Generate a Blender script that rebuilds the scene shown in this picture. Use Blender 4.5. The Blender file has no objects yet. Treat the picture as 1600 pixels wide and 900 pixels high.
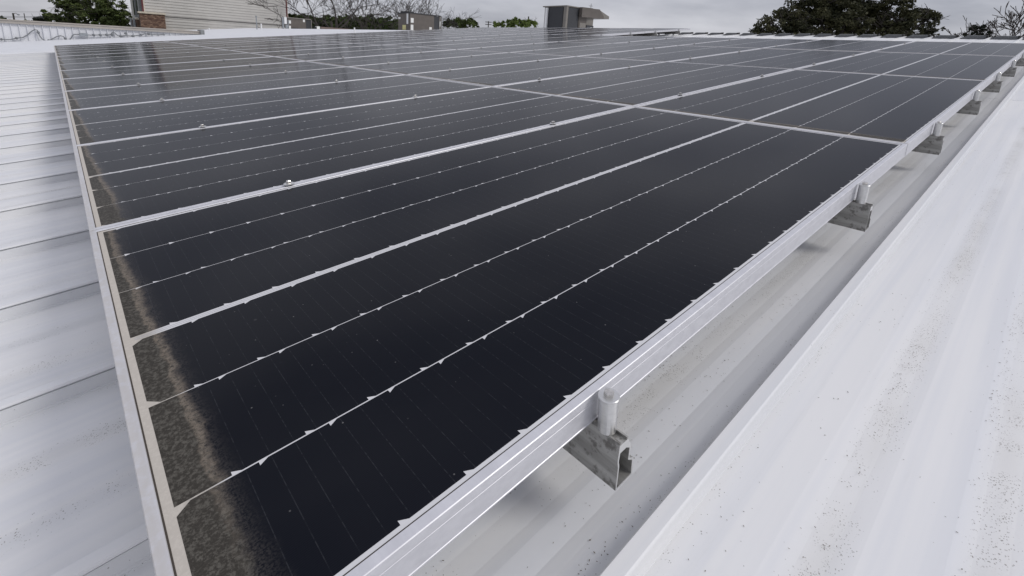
import bpy, math, random
from mathutils import Matrix, Vector
random.seed(7)
sc = bpy.context.scene
COL = sc.collection

# ------------------------------------------------------------------ frame of the place
# World: z up, ground at z = 0.  The roof is a plane pitched 5.9 degrees, rising along +x.
PITCH = 0.1034108
ZR = 4.20                                   # height of the array's near low corner above ground
ROOF = Matrix.Translation((0, 0, ZR)) @ Matrix.Rotation(-PITCH, 4, 'Y')   # roof frame -> world
CAM = Vector((-0.00622229, -1.27343359, 0.41113344 + ZR))
RR = [Vector((0.74737115, -0.66204583, 0.05596146)),       # camera right
      Vector((-0.12896237, -0.22717622, -0.96527699)),     # camera down
      Vector((0.65177072, 0.71420326, -0.25516395))]       # camera forward
F, CX, CY = 760.0665, 781.986, 281.378

# ------------------------------------------------------------------ camera
cd = bpy.data.cameras.new('camera'); cam = bpy.data.objects.new('camera', cd); COL.objects.link(cam)
cam.matrix_world = Matrix(((RR[0].x, -RR[1].x, -RR[2].x, CAM.x), (RR[0].y, -RR[1].y, -RR[2].y, CAM.y),
                           (RR[0].z, -RR[1].z, -RR[2].z, CAM.z), (0, 0, 0, 1)))
cd.sensor_fit = 'HORIZONTAL'; cd.sensor_width = 36; cd.lens = 36 * F / 1600
cd.shift_x = (800 - CX) / 1600; cd.shift_y = -(450 - CY) / 1600
cd.clip_start = 0.02; cd.clip_end = 3000
sc.camera = cam

# ------------------------------------------------------------------ light
SUN_EL, SUN_DIR = 40, (0.56, -0.83)
w = bpy.data.worlds.new("World"); sc.world = w; w.use_nodes = True
nt = w.node_tree; nt.nodes.clear()
N = nt.nodes.new; LK = nt.links.new
out = N('ShaderNodeOutputWorld'); bg = N('ShaderNodeBackground'); bg.inputs[1].default_value = 0.112
sky = N('ShaderNodeTexSky'); sky.sky_type = 'NISHITA'; sky.sun_disc = False
sky.sun_elevation = math.radians(SUN_EL); sky.sun_rotation = math.atan2(SUN_DIR[0], SUN_DIR[1])
tc = N('ShaderNodeTexCoord'); mp = N('ShaderNodeMapping'); mp.inputs['Scale'].default_value = (1.3, 1.3, 5.5)
mp.inputs['Rotation'].default_value = (0, 0, 0.6)
n1 = N('ShaderNodeTexNoise'); n1.inputs['Scale'].default_value = 1.7; n1.inputs['Detail'].default_value = 7; n1.inputs['Roughness'].default_value = .55
cr = N('ShaderNodeValToRGB'); e = cr.color_ramp.elements
e[0].position = .36; e[0].color = (3.25, 3.3, 3.8, 1); e[1].position = .62; e[1].color = (5.75, 5.75, 6.25, 1)
mix = N('ShaderNodeMixRGB'); mix.inputs[0].default_value = .9
sx = N('ShaderNodeSeparateXYZ'); mr = N('ShaderNodeMapRange')
mr.inputs[1].default_value = .1; mr.inputs[2].default_value = 1.0; mr.inputs[3].default_value = 1.0; mr.inputs[4].default_value = 1.45
mul = N('ShaderNodeMixRGB'); mul.blend_type = 'MULTIPLY'; mul.inputs[0].default_value = 1
LK(tc.outputs['Generated'], mp.inputs[0]); LK(mp.outputs[0], n1.inputs[0]); LK(n1.outputs[0], cr.inputs[0])
LK(tc.outputs['Generated'], sx.inputs[0]); LK(sx.outputs[2], mr.inputs[0])
LK(cr.outputs[0], mul.inputs[1]); LK(mr.outputs[0], mul.inputs[2])
LK(sky.outputs[0], mix.inputs[1]); LK(mul.outputs[0], mix.inputs[2]); LK(mix.outputs[0], bg.inputs[0]); LK(bg.outputs[0], out.inputs[0])
sd = bpy.data.lights.new('sun', 'SUN'); sun = bpy.data.objects.new('sun', sd); COL.objects.link(sun)
sd.energy = 1.35; sd.angle = math.radians(18); sd.color = (1, .97, .93)
dv = Vector((SUN_DIR[0] * math.cos(math.radians(SUN_EL)), SUN_DIR[1] * math.cos(math.radians(SUN_EL)), math.sin(math.radians(SUN_EL))))
sun.rotation_euler = dv.to_track_quat('Z', 'Y').to_euler(); sun.location = (0, 0, 40)
sc.view_settings.view_transform = 'Standard'; sc.view_settings.look = 'None'
sc.view_settings.exposure = 0; sc.view_settings.gamma = 1
sc.render.engine = 'CYCLES'; sc.cycles.max_bounces = 6

# ------------------------------------------------------------------ helpers
def at(px, py, Z):
    "point of the place that stands Z metres in front of the camera, seen at photo pixel px, py"
    return CAM + (RR[0] * ((px - CX) / F) + RR[1] * ((py - CY) / F) + RR[2]) * Z
def reach(p, d, px):
    "how far to go from p along d until the photo's column px"
    q = p - CAM; k = (px - CX) / F
    return (k * RR[2].dot(q) - RR[0].dot(q)) / (RR[0].dot(d) - k * RR[2].dot(d))
def zat(p, py):
    "height over p at which the photo's row py is met"
    q = Vector((p.x, p.y, CAM.z)) - CAM; k = (py - CY) / F
    return CAM.z + (k * RR[2].dot(q) - RR[1].dot(q)) / (RR[1].z - k * RR[2].z)

def mat(name, col, rough=.5, metal=0, spec=.5, noise=None, bump=None):
    m = bpy.data.materials.new(name); m.use_nodes = True; t = m.node_tree
    b = t.nodes['Principled BSDF']; b.inputs['Base Color'].default_value = (*col, 1)
    b.inputs['Roughness'].default_value = rough; b.inputs['Metallic'].default_value = metal
    b.inputs['Specular IOR Level'].default_value = spec
    if noise or bump:
        c = t.nodes.new('ShaderNodeTexCoord'); n = t.nodes.new('ShaderNodeTexNoise')
        s, amt = noise or (bump[0], 0)
        n.inputs['Scale'].default_value = s; n.inputs['Detail'].default_value = 6
        t.links.new(c.outputs['Object'], n.inputs[0])
        if noise:
            r = t.nodes.new('ShaderNodeValToRGB')
            r.color_ramp.elements[0].position = .3; r.color_ramp.elements[1].position = .7
            r.color_ramp.elements[0].color = (*[x * (1 - amt) for x in col], 1); r.color_ramp.elements[1].color = (*[min(1, x * (1 + amt)) for x in col], 1)
            t.links.new(n.outputs[0], r.inputs[0]); t.links.new(r.outputs[0], b.inputs['Base Color'])
        if bump:
            n2 = t.nodes.new('ShaderNodeTexNoise'); n2.inputs['Scale'].default_value = bump[0]; n2.inputs['Detail'].default_value = 3
            t.links.new(c.outputs['Object'], n2.inputs[0])
            bp = t.nodes.new('ShaderNodeBump'); bp.inputs['Strength'].default_value = bump[1]; bp.inputs['Distance'].default_value = bump[2]
            t.links.new(n2.outputs[0], bp.inputs['Height']); t.links.new(bp.outputs[0], b.inputs['Normal'])
    return m

class G:
    "little node-graph helper"
    def __init__(s, m): s.t = m.node_tree; s.b = s.t.nodes['Principled BSDF']
    def n(s, typ, **kw):
        x = s.t.nodes.new(typ)
        for k, v in kw.items(): setattr(x, k, v)
        return x
    def l(s, a, b): s.t.links.new(a, b)
    def v(s, op, a, b=None, c=None, clamp=False):
        x = s.n('ShaderNodeMath', operation=op, use_clamp=clamp)
        for i, q in enumerate((a, b, c)):
            if q is None: continue
            if isinstance(q, (int, float)): x.inputs[i].default_value = q
            else: s.l(q, x.inputs[i])
        return x.outputs[0]
    def ramp(s, f, a, b):        # 0 at a, 1 at b
        x = s.n('ShaderNodeMapRange'); x.interpolation_type = 'SMOOTHSTEP'
        x.inputs[1].default_value = min(a, b); x.inputs[2].default_value = max(a, b)
        if a > b: x.inputs[3].default_value = 1; x.inputs[4].default_value = 0
        s.l(f, x.inputs[0]); return x.outputs[0]
    def noise(s, vec, scale, detail=4, rough=.5):
        x = s.n('ShaderNodeTexNoise'); x.inputs['Scale'].default_value = scale; x.inputs['Detail'].default_value = detail; x.inputs['Roughness'].default_value = rough
        s.l(vec, x.inputs[0]); return x.outputs[0]
    def mixc(s, f, a, b):
        x = s.n('ShaderNodeMixRGB')
        for i, q in enumerate((f, a, b)):
            if isinstance(q, (int, float)): x.inputs[i].default_value = q
            elif isinstance(q, tuple): x.inputs[i].default_value = (*q, 1)
            else: s.l(q, x.inputs[i])
        return x.outputs[0]
    def xyz(s):
        c = s.n('ShaderNodeTexCoord'); x = s.n('ShaderNodeSeparateXYZ'); s.l(c.outputs['Object'], x.inputs[0])
        return c.outputs['Object'], x.outputs[0], x.outputs[1], x.outputs[2]

PL, PW, GX, PP = 1.9655, 1.0018, 1.9727, 1.0065      # panel length and width, pitches of the array

def glass_mat(name, cells):
    m = bpy.data.materials.new(name); m.use_nodes = True; g = G(m); g.t.nodes.remove(g.b)
    P, X, Y, Z = g.xyz()
    oi = g.n('ShaderNodeObjectInfo')
    off = g.n('ShaderNodeVectorMath', operation='ADD'); g.l(P, off.inputs[0])
    comb = g.n('ShaderNodeCombineXYZ'); r10 = g.v('MULTIPLY', oi.outputs['Random'], 40.0); g.l(r10, comb.inputs[2])
    g.l(comb.outputs[0], off.inputs[1]); Q = off.outputs[0]
    if cells:
        base = (.0034, .0044, .0085)
        # dotted contact lines running across every strip
        fr = g.v('FRACT', g.v('DIVIDE', g.v('SUBTRACT', X, .0210), .02373))
        d = g.v('ABSOLUTE', g.v('SUBTRACT', fr, .5))
        line = g.ramp(d, .022, .010)
        st = g.n('ShaderNodeMapping'); st.inputs['Scale'].default_value = (5, 160, 1); g.l(P, st.inputs[0])
        dots = g.ramp(g.noise(st.outputs[0], 1, 2), .42, .62)
        line = g.v('MULTIPLY', line, g.v('MULTIPLY_ADD', dots, .85, .15))
        # fine screen-print fingers
        wv = g.v('FRACT', g.v('MULTIPLY', g.v('ADD', Y, g.v('MULTIPLY', X, 0.0)), 520))
        fing = g.v('MULTIPLY', g.ramp(wv, .30, .75), .16)
        c = g.mixc(g.v('MULTIPLY', oi.outputs['Random'], .5), base, (.0052, .0056, .0078)); c = g.mixc(fing, c, (.016, .020, .030))
        c = g.mixc(g.v('MULTIPLY', line, .30), c, (.07, .074, .082))
    else:
        c = g.mixc(g.noise(Q, 30), (.60, .60, .61), (.67, .67, .68))
    # thin film of dust over the whole glass, a few drops and specks
    dust = g.ramp(g.noise(Q, 3.1, 6, .6), .42, .85)
    c = g.mixc(g.v('MULTIPLY', dust, .007), c, (.42, .40, .37))
    vo = g.n('ShaderNodeTexVoronoi'); vo.inputs['Scale'].default_value = 26; g.l(Q, vo.inputs[0])
    sel = g.ramp(g.v('FRACT', g.v('MULTIPLY', vo.outputs['Color'], 7.13)), .88, .92)
    sp = g.v('MULTIPLY', g.ramp(vo.outputs['Distance'], .085, .05), sel)
    c = g.mixc(g.v('MULTIPLY', sp, .05), c, (.5, .49, .48))
    vf = g.n('ShaderNodeTexVoronoi'); vf.inputs['Scale'].default_value = 190; g.l(Q, vf.inputs[0])
    sf = g.ramp(g.v('FRACT', g.v('MULTIPLY', vf.outputs['Color'], 5.7)), .985, .995)
    c = g.mixc(g.v('MULTIPLY', g.v('MULTIPLY', g.ramp(vf.outputs['Distance'], .25, .12), sf), .22), c, (.5, .49, .48))
    # silt washed down to the low edge (small x): a grey skin, a beige tide line, then a fading film
    wob = g.v('MULTIPLY', g.v('SUBTRACT', g.noise(Q, 5.5, 3), .5), .022)
    wob = g.v('ADD', wob, g.v('MULTIPLY', g.v('SUBTRACT', g.noise(Q, 45, 4), .5), .016))
    xe = g.v('ADD', X, wob)
    # the tide line slants slightly: farther from the edge at the lower end of each panel
    xe = g.v('ADD', xe, g.v('MULTIPLY', g.v('SUBTRACT', Y, .58), .031))
    fine = g.noise(Q, 420, 4, .7)
    hair = g.ramp(g.noise(Q, 210, 5, .75), .45, .62)
    skin = g.ramp(xe, .050, .040)
    film = g.v('MULTIPLY', g.ramp(xe, .070, .040), g.ramp(fine, .38, .62))
    tide = g.v('MULTIPLY', g.v('MULTIPLY', g.ramp(xe, .037, .041), g.ramp(xe, .054, .043)), g.ramp(g.noise(Q, 190, 5, .85), .34, .60))
    tide = g.v('MULTIPLY', tide, g.ramp(Y, .04, .26))
    if cells:
        c = g.mixc(g.v('MULTIPLY', film, .16), c, (.30, .27, .24))
        c = g.mixc(g.v('MULTIPLY', skin, .80), c, g.mixc(hair, (.056, .051, .043), (.125, .117, .100)))
        c = g.mixc(g.v('MULTIPLY', tide, .55), c, (.30, .25, .20))
        dirt = g.v('MAXIMUM', skin, tide)
    else:
        edge = g.ramp(X, .035, .022)
        c = g.mixc(g.v('MULTIPLY', g.ramp(xe, .060, .030), .85), c, g.mixc(hair, (.40, .365, .315), (.50, .46, .40)))
        c = g.mixc(g.v('MULTIPLY', edge, .5), c, (.58, .535, .47))
        dirt = g.ramp(xe, .06, .03)
    di = g.n('ShaderNodeBsdfDiffuse'); g.l(c, di.inputs[0])
    gl = g.n('ShaderNodeBsdfGlossy'); gl.inputs[0].default_value = (1, 1, 1, 1)
    g.l(g.v('MULTIPLY_ADD', g.noise(Q, 2.3, 3), .07, .075), gl.inputs['Roughness'])
    fn = g.n('ShaderNodeFresnel'); fn.inputs[0].default_value = 1.25
    fac = g.v('MULTIPLY', g.v('POWER', fn.outputs[0], .97), .56)
    fac = g.v('MULTIPLY', fac, g.v('SUBTRACT', 1.0, g.v('MULTIPLY', dirt, .6)))
    mx = g.n('ShaderNodeMixShader'); g.l(fac, mx.inputs[0]); g.l(di.outputs[0], mx.inputs[1]); g.l(gl.outputs[0], mx.inputs[2])
    o = [x for x in g.t.nodes if x.type == 'OUTPUT_MATERIAL'][0]; g.l(mx.outputs[0], o.inputs[0])
    return m

def roof_mat():
    m = mat('painted_steel', (.73, .735, .745), .38, 0, .45); g = G(m)
    P, X, Y, Z = g.xyz()
    oi = g.n('ShaderNodeObjectInfo'); comb = g.n('ShaderNodeCombineXYZ'); g.l(g.v('MULTIPLY', oi.outputs['Random'], 60.0), comb.inputs[2])
    off = g.n('ShaderNodeVectorMath', operation='ADD'); g.l(P, off.inputs[0]); g.l(comb.outputs[0], off.inputs[1]); Q = off.outputs[0]
    st = g.n('ShaderNodeMapping'); st.inputs['Scale'].default_value = (.55, 9, 1); g.l(Q, st.inputs[0])
    streak = g.noise(st.outputs[0], 1.6, 5)
    st2 = g.n('ShaderNodeMapping'); st2.inputs['Scale'].default_value = (.35, 55, 1); g.l(Q, st2.inputs[0])
    fines = g.noise(st2.outputs[0], 1.0, 4)
    c = g.mixc(g.ramp(g.v('MULTIPLY_ADD', fines, .35, g.v('MULTIPLY', streak, .65)), .38, .62), (.715, .725, .745), (.785, .785, .785))  # lengthwise streaks of reflected light, partly put into the paint colour
    # grey-beige film of dust that gathers where water runs: in the two folds and beside the seams
    d1 = g.v('ABSOLUTE', g.v('SUBTRACT', Y, .130)); d2 = g.v('ABSOLUTE', g.v('SUBTRACT', Y, .255))
    d3 = g.v('MINIMUM', Y, g.v('SUBTRACT', .39, Y)); onpan = g.ramp(d3, .0100, .0112)
    nearf = g.ramp(g.v('MINIMUM', d1, d2), .030, .0)
    near = g.v('MAXIMUM', nearf, g.v('MULTIPLY', g.v('MULTIPLY', g.ramp(d3, .035, .0), onpan), .7))
    blot = g.ramp(g.noise(Q, 2.6, 4), .35, .68)
    near = g.v('MULTIPLY', near, blot)
    c = g.mixc(g.v('MULTIPLY', near, .24), c, (.50, .48, .42))
    # grit: dark grains, dense in the folds, rare elsewhere
    for sc_, size, dens in ((520, .40, .60), (330, .34, .42), (210, .26, .16)):
        vo = g.n('ShaderNodeTexVoronoi'); vo.inputs['Scale'].default_value = sc_; g.l(Q, vo.inputs[0])
        rnd = g.v('FRACT', g.v('MULTIPLY', vo.outputs['Color'], 9.7))
        th = g.v('SUBTRACT', .9985, g.v('MULTIPLY', near, dens))
        grain = g.v('MULTIPLY', g.v('GREATER_THAN', rnd, th), g.ramp(vo.outputs['Distance'], size, size * .6))
        grain = g.v('MULTIPLY', grain, g.ramp(g.noise(Q, 30, 4), .38, .60))
        c = g.mixc(g.v('MULTIPLY', grain, .72), c, (.13, .115, .09))
    # pale run-off stains
    stn = g.v('MULTIPLY', g.ramp(g.noise(st.outputs[0], 3.3, 5, .65), .60, .80), .25)
    c = g.mixc(stn, c, (.56, .555, .53))
    g.l(c, g.b.inputs['Base Color'])
    bn = g.n('ShaderNodeBump'); bn.inputs['Strength'].default_value = .55; bn.inputs['Distance'].default_value = .004
    ob = g.n('ShaderNodeMapping'); ob.inputs['Scale'].default_value = (1.2, 6, 1); g.l(Q, ob.inputs[0])
    g.l(g.noise(ob.outputs[0], 1.3, 2), bn.inputs['Height']); g.l(bn.outputs[0], g.b.inputs['Normal'])
    g.l(g.v('MULTIPLY_ADD', streak, .2, .28), g.b.inputs['Roughness'])
    return m

def alu_mat(name, c0, c1, rough, metal, stain):
    m = mat(name, c0, rough, metal); g = G(m); P, X, Y, Z = g.xyz()
    st = g.n('ShaderNodeMapping'); st.inputs['Scale'].default_value = (30, 4, 60); g.l(P, st.inputs[0])
    n = g.noise(st.outputs[0], 1.4, 6, .65)
    c = g.mixc(g.ramp(n, .3, .7), c0, c1)
    if stain:
        c = g.mixc(g.v('MULTIPLY', g.ramp(g.noise(P, 38, 6, .7), .50, .62), stain), c, (.05, .042, .034))
    g.l(c, g.b.inputs['Base Color']); g.l(g.v('MULTIPLY_ADD', n, .25, rough - .1), g.b.inputs['Roughness'])
    return m

M = dict(
    cells=glass_mat('solar_cell_glass', True), back=glass_mat('white_backsheet_glass', False), roof=roof_mat(),
    frame=alu_mat('anodised_frame', (.60, .60, .63), (.68, .68, .71), .38, .35, 0),
    gasket=mat('gasket', (.055, .045, .035), .8),
    ribbon=mat('ribbon', (.42, .42, .44), .4, .3),
    clamp=alu_mat('clamp_aluminium', (.62, .62, .61), (.76, .76, .75), .30, .9, .06),
    rail=alu_mat('weathered_rail', (.30, .295, .28), (.50, .495, .475), .48, .5, .6),
    cut=mat('cut_aluminium', (.66, .66, .65), .35, .5),
    steel=mat('stainless_bolt', (.62, .60, .57), .22, .95, noise=(300, .2)),
    dark=mat('dark_inside', (.02, .02, .02), .8),
    white=mat('white_metal', (.72, .73, .75), .4, noise=(3, .04)),
    ridge=mat('ridge_grille', (.12, .125, .13), .6, noise=(60, .35)),
    ground=mat('ground_grass', (.10, .11, .06), .95, noise=(.35, .4)),
    asphalt=mat('asphalt', (.05, .05, .052), .9, noise=(2, .25)),
    wallpan=mat('white_wall_panel', (.70, .71, .74), .45, noise=(2, .05)),
    coping=mat('beige_coping', (.40, .37, .335), .6, noise=(4, .08)),
    cable=mat('grey_cable', (.17, .18, .19), .6), 
    siding=mat('greige_siding', (.50, .485, .455), .7, noise=(1.2, .06)),
    sideline=mat('dark_grey', (.13, .125, .12), .7),
    redtrim=mat('dark_red_trim', (.11, .025, .03), .6),
    brick=mat('brick', (.13, .07, .05), .85), cream=mat('cream_stone', (.62, .56, .46), .8, noise=(5, .1)),
    greyframe=mat('grey_window_frame', (.22, .23, .235), .6, noise=(6, .1)), glassd=mat('window_glass', (.03, .035, .04), .15, 0, .5),
    unit=mat('brown_grey_steel', (.115, .10, .088), .55, .1, noise=(4, .12)),
    unitd=mat('coil_grille', (.035, .037, .042), .6, noise=(40, .3)), unitl=mat('light_brown_steel', (.20, .185, .165), .5, .1, noise=(4, .1)),
    label=mat('white_label', (.75, .75, .72), .6), labely=mat('yellow_label', (.65, .60, .28), .6),
    pipe=mat('white_pipe', (.78, .78, .78), .4), galv=mat('galvanised_steel', (.30, .32, .34), .5, .4, noise=(12, .2)),
    wood=mat('pole_wood', (.055, .048, .042), .9, noise=(8, .3)), bark=mat('bark', (.045, .038, .034), .95, noise=(3, .3)),
    barkl=mat('grey_bark', (.085, .078, .072), .95, noise=(3, .3)),
    grit=mat('grit', (.15, .13, .10), .9, noise=(400, .6)),
    brownwall=mat('brown_coping', (.16, .12, .10), .8),
)
def leaf_mat(name, a, b, c3):
    m = mat(name, a, .7, 0, .25); g = G(m); P, X, Y, Z = g.xyz()
    c = g.mixc(g.ramp(g.noise(P, .8, 3), .38, .62), a, b); c = g.mixc(g.ramp(g.noise(P, 5, 3), .58, .70), c, c3)
    g.l(c, g.b.inputs['Base Color']); return m
gf = G(M['frame']); Pf, Xf, Yf, Zf = gf.xyz()      # silt skin on the low end of every frame
old = gf.b.inputs['Base Color'].links[0].from_socket
df = gf.v('MULTIPLY', gf.v('MULTIPLY', gf.ramp(Xf, .016, .006), gf.ramp(gf.noise(Pf, 60, 5, .7), .25, .6)), gf.ramp(Zf, -.006, -.001))
gf.l(gf.mixc(gf.v('MULTIPLY', df, .45), old, (.50, .46, .39)), gf.b.inputs['Base Color'])
M['oak'] = leaf_mat('oak_leaves', (.024, .027, .012), (.050, .050, .021), (.095, .088, .036))
M['leaf'] = leaf_mat('green_leaves', (.045, .062, .020), (.090, .12, .035), (.17, .19, .06))
M['bright'] = leaf_mat('bright_leaves', (.10, .14, .035), (.15, .20, .05), (.22, .27, .08))
M['hedge'] = leaf_mat('hedge_leaves', (.035, .052, .017), (.068, .095, .030), (.11, .14, .04))
M['darkleaf'] = leaf_mat('dark_leaves', (.012, .016, .010), (.020, .026, .014), (.035, .038, .02))
# bricks of a far wall: colour only, courses are smaller than a pixel
gb = G(M['brick']); P_, X_, Y_, Z_ = gb.xyz(); bt = gb.n('ShaderNodeTexBrick'); bt.inputs['Scale'].default_value = 1
mpb = gb.n('ShaderNodeMapping'); mpb.inputs['Rotation'].default_value = (math.radians(90), 0, 0); gb.l(P_, mpb.inputs[0]); gb.l(mpb.outputs[0], bt.inputs[0])
bt.inputs['Brick Width'].default_value = .24; bt.inputs['Row Height'].default_value = .12; bt.inputs['Mortar Size'].default_value = .015
bt.inputs['Color1'].default_value = (.10, .045, .03, 1); bt.inputs['Color2'].default_value = (.30, .19, .13, 1); bt.inputs['Mortar'].default_value = (.08, .06, .05, 1)
gb.l(bt.outputs[0], gb.b.inputs['Base Color'])

class MB:
    def __init__(s): s.v = []; s.f = []; s.mi = []; s.m = 0
    def add(s, vs, fs):
        o = len(s.v); s.v += [tuple(x) for x in vs]; s.f += [tuple(i + o for i in f) for f in fs]; s.mi += [s.m] * len(fs); return s
    def box(s, a, b):
        (x0, y0, z0), (x1, y1, z1) = a, b
        return s.add([(x0, y0, z0), (x1, y0, z0), (x1, y1, z0), (x0, y1, z0), (x0, y0, z1), (x1, y0, z1), (x1, y1, z1), (x0, y1, z1)],
                     [(0, 3, 2, 1), (4, 5, 6, 7), (0, 1, 5, 4), (1, 2, 6, 5), (2, 3, 7, 6), (3, 0, 4, 7)])
    def prism(s, prof, axis, a, b, caps=True):
        "closed 2-D profile swept along an axis from a to b"
        def P(u, v, t): return {'x': (t, u, v), 'y': (u, t, v), 'z': (u, v, t)}[axis]
        n = len(prof); vs = [P(u, v, a) for u, v in prof] + [P(u, v, b) for u, v in prof]
        fs = [(i, (i + 1) % n, n + (i + 1) % n, n + i) for i in range(n)]
        if caps: fs += [tuple(range(n))[::-1], tuple(range(n, 2 * n))]
        return s.add(vs, fs)
    def cyl(s, c, r, z0, z1, n=20, r2=None):
        r2 = r if r2 is None else r2; cx, cy = c
        vs = [(cx + r * math.cos(2 * math.pi * i / n), cy + r * math.sin(2 * math.pi * i / n), z0) for i in range(n)] + \
             [(cx + r2 * math.cos(2 * math.pi * i / n), cy + r2 * math.sin(2 * math.pi * i / n), z1) for i in range(n)]
        return s.add(vs, [(i, (i + 1) % n, n + (i + 1) % n, n + i) for i in range(n)] + [tuple(range(n))[::-1], tuple(range(n, 2 * n))])
    def tube(s, pts, rads, n=6):
        pts = [Vector(p) for p in pts]; vs = []; fs = []
        for i, p in enumerate(pts):
            d = (pts[min(i + 1, len(pts) - 1)] - pts[max(i - 1, 0)]); d = d.normalized() if d.length > 1e-9 else Vector((0, 0, 1))
            a = d.orthogonal() if abs(d.z) > .95 else d.cross(Vector((0, 0, 1))); a.normalize(); b = d.cross(a)
            r = rads[i] if isinstance(rads, (list, tuple)) else rads
            for k in range(n):
                t = 2 * math.pi * k / n; vs.append(p + a * (r * math.cos(t)) + b * (r * math.sin(t)))
        for i in range(len(pts) - 1):
            for k in range(n): fs.append((i * n + k, i * n + (k + 1) % n, (i + 1) * n + (k + 1) % n, (i + 1) * n + k))
        fs.append(tuple(range(n))[::-1]); fs.append(tuple(range(len(vs) - n, len(vs))))
        return s.add(vs, fs)
    def mesh(s, name, mats, smooth=False):
        me = bpy.data.meshes.new(name); me.from_pydata(s.v, [], s.f)
        for m in (mats if isinstance(mats, list) else [mats]): me.materials.append(m)
        if any(s.mi): me.polygons.foreach_set('material_index', s.mi)
        if smooth: me.polygons.foreach_set('use_smooth', [True] * len(me.polygons))
        me.update(); return me
    def build(s, name, mats, parent=None, smooth=False): return put(name, s.mesh(name, mats, smooth), parent)
def put(name, me, parent=None, loc=None):
    o = bpy.data.objects.new(name, me); COL.objects.link(o)
    if parent: o.parent = parent
    if loc is not None: o.location = loc
    return o
def tag(o, label, cat, group=None):
    o['label'] = label; o['category'] = cat
    if group: o['group'] = group
    return o
def empty(name, mw=None, loc=None, kind=None):
    o = bpy.data.objects.new(name, None); COL.objects.link(o); o.empty_display_size = .2
    if mw is not None: o.matrix_world = mw
    if loc is not None: o.location = loc
    if kind: o['kind'] = kind
    return o
ORD = ['zeroth', 'first', 'second', 'third', 'fourth', 'fifth', 'sixth', 'seventh', 'eighth', 'ninth', 'tenth', 'eleventh', 'twelfth', 'thirteenth', 'fourteenth']

# ------------------------------------------------------------------ ground
g_ = MB().add([(-1500, -1500, 0), (1500, -1500, 0), (1500, 1500, 0), (-1500, 1500, 0)], [(0, 1, 2, 3)]).build('ground', M['ground']); g_['kind'] = 'structure'
a_ = MB().add([(-40, -30, .004), (-5, -30, .004), (-5, 60, .004), (-40, 60, .004)], [(0, 1, 2, 3)]).build('car_park', M['asphalt']); a_['kind'] = 'structure'

# ------------------------------------------------------------------ the white metal roof (roof frame; surface 17.5 cm under the panels' top)
HR = .175; SP = .39; Y0 = -1.083; XE, XLAP, XR = -4.2, 4.56, 12.3; YA, YB = Y0 - 12 * SP, Y0 + 38 * SP
roof = empty('roof', ROOF, kind='structure')
# cross-section of one pan between two seams: two shallow folds that carry water
pf = [(.0035, .0190), (.030, .0110), (.050, .0055), (.066, .0020), (.067, .0018), (.098, .0018), (.099, .0017), (.114, .0), (.142, .0), (.143, .0001), (.160, .0020), (.161, .0021),
      (.226, .0021), (.227, .0020), (.246, .0001), (.247, .0), (.272, .0), (.273, .0001), (.296, .0020), (.297, .0021), (.344, .0021), (.345, .0020), (.3865, .0)]
def pan_mesh(x0, x1, lift):
    n = len(pf); k = 14; xs = [x0 + (x1 - x0) * i / k for i in range(k + 1)]
    mb = MB(); vs = []; fs = []
    for i, x in enumerate(xs):
        for (y, z) in pf: vs.append((x, y, z + lift))
    for i in range(k):
        for j in range(n - 1): fs.append((i * n + j, (i + 1) * n + j, (i + 1) * n + j + 1, i * n + j + 1))
    e0 = len(vs); vs += [(x0, y, z + lift - .0012) for (y, z) in pf]
    for j in range(n - 1): fs.append((j, j + 1, e0 + j + 1, e0 + j))
    mb.add(vs, fs); return mb.mesh('roof_pan', M['roof'])
pan_lo = pan_mesh(XE, XLAP + .05, 0); pan_hi = pan_mesh(XLAP - .04, XR, .0012)
seam_p = [(-.0130, -.001), (-.0130, .0022), (-.0085, .0026), (-.0080, .0240), (-.0030, .0245), (-.0030, .0284), (-.0112, .0285), (-.0106, .0305), (-.0090, .0325), (.0080, .0325), (.0098, .0308), (.0098, .0235), (.0060, .0235), (.0060, -.001)]
seam_me = MB().prism(seam_p, 'x', XE, XR).mesh('standing_seam', M['roof'])
nk = int(round((YB - YA) / SP))
for k in range(nk):
    y = YA + k * SP
    put('roof_pan', pan_lo, roof, (0, y, -HR)); put('roof_pan', pan_hi, roof, (0, y, -HR))
for k in range(nk + 1): put('standing_seam', seam_me, roof, (0, YA + k * SP, -HR))
# ridge: dark closures between the seams under a white cap
clos = MB().prism([(.045, 0), (.045, .060), (.30, .060), (.345, .030), (SP - .02, .024), (SP - .02, 0)], 'x', XR - .10, XR + .02).mesh('ridge_closure', M['ridge'])
clip = MB().box((XR - .13, .018, 0), (XR - .02, .044, .068)).mesh('closure_end', M['dark'])
for k in range(nk):
    put('ridge_closure', clos, roof, (0, YA + k * SP, -HR + .002)); put('closure_end', clip, roof, (0, YA + k * SP, -HR + .002))
MB().prism([(XR + .03, .010), (XR + .25, .004), (XR + .25, .012), (XR + .03, .020)], 'y', YA, YB).build('ridge_cap', M['white'], roof).location = (0, 0, -HR)
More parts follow.
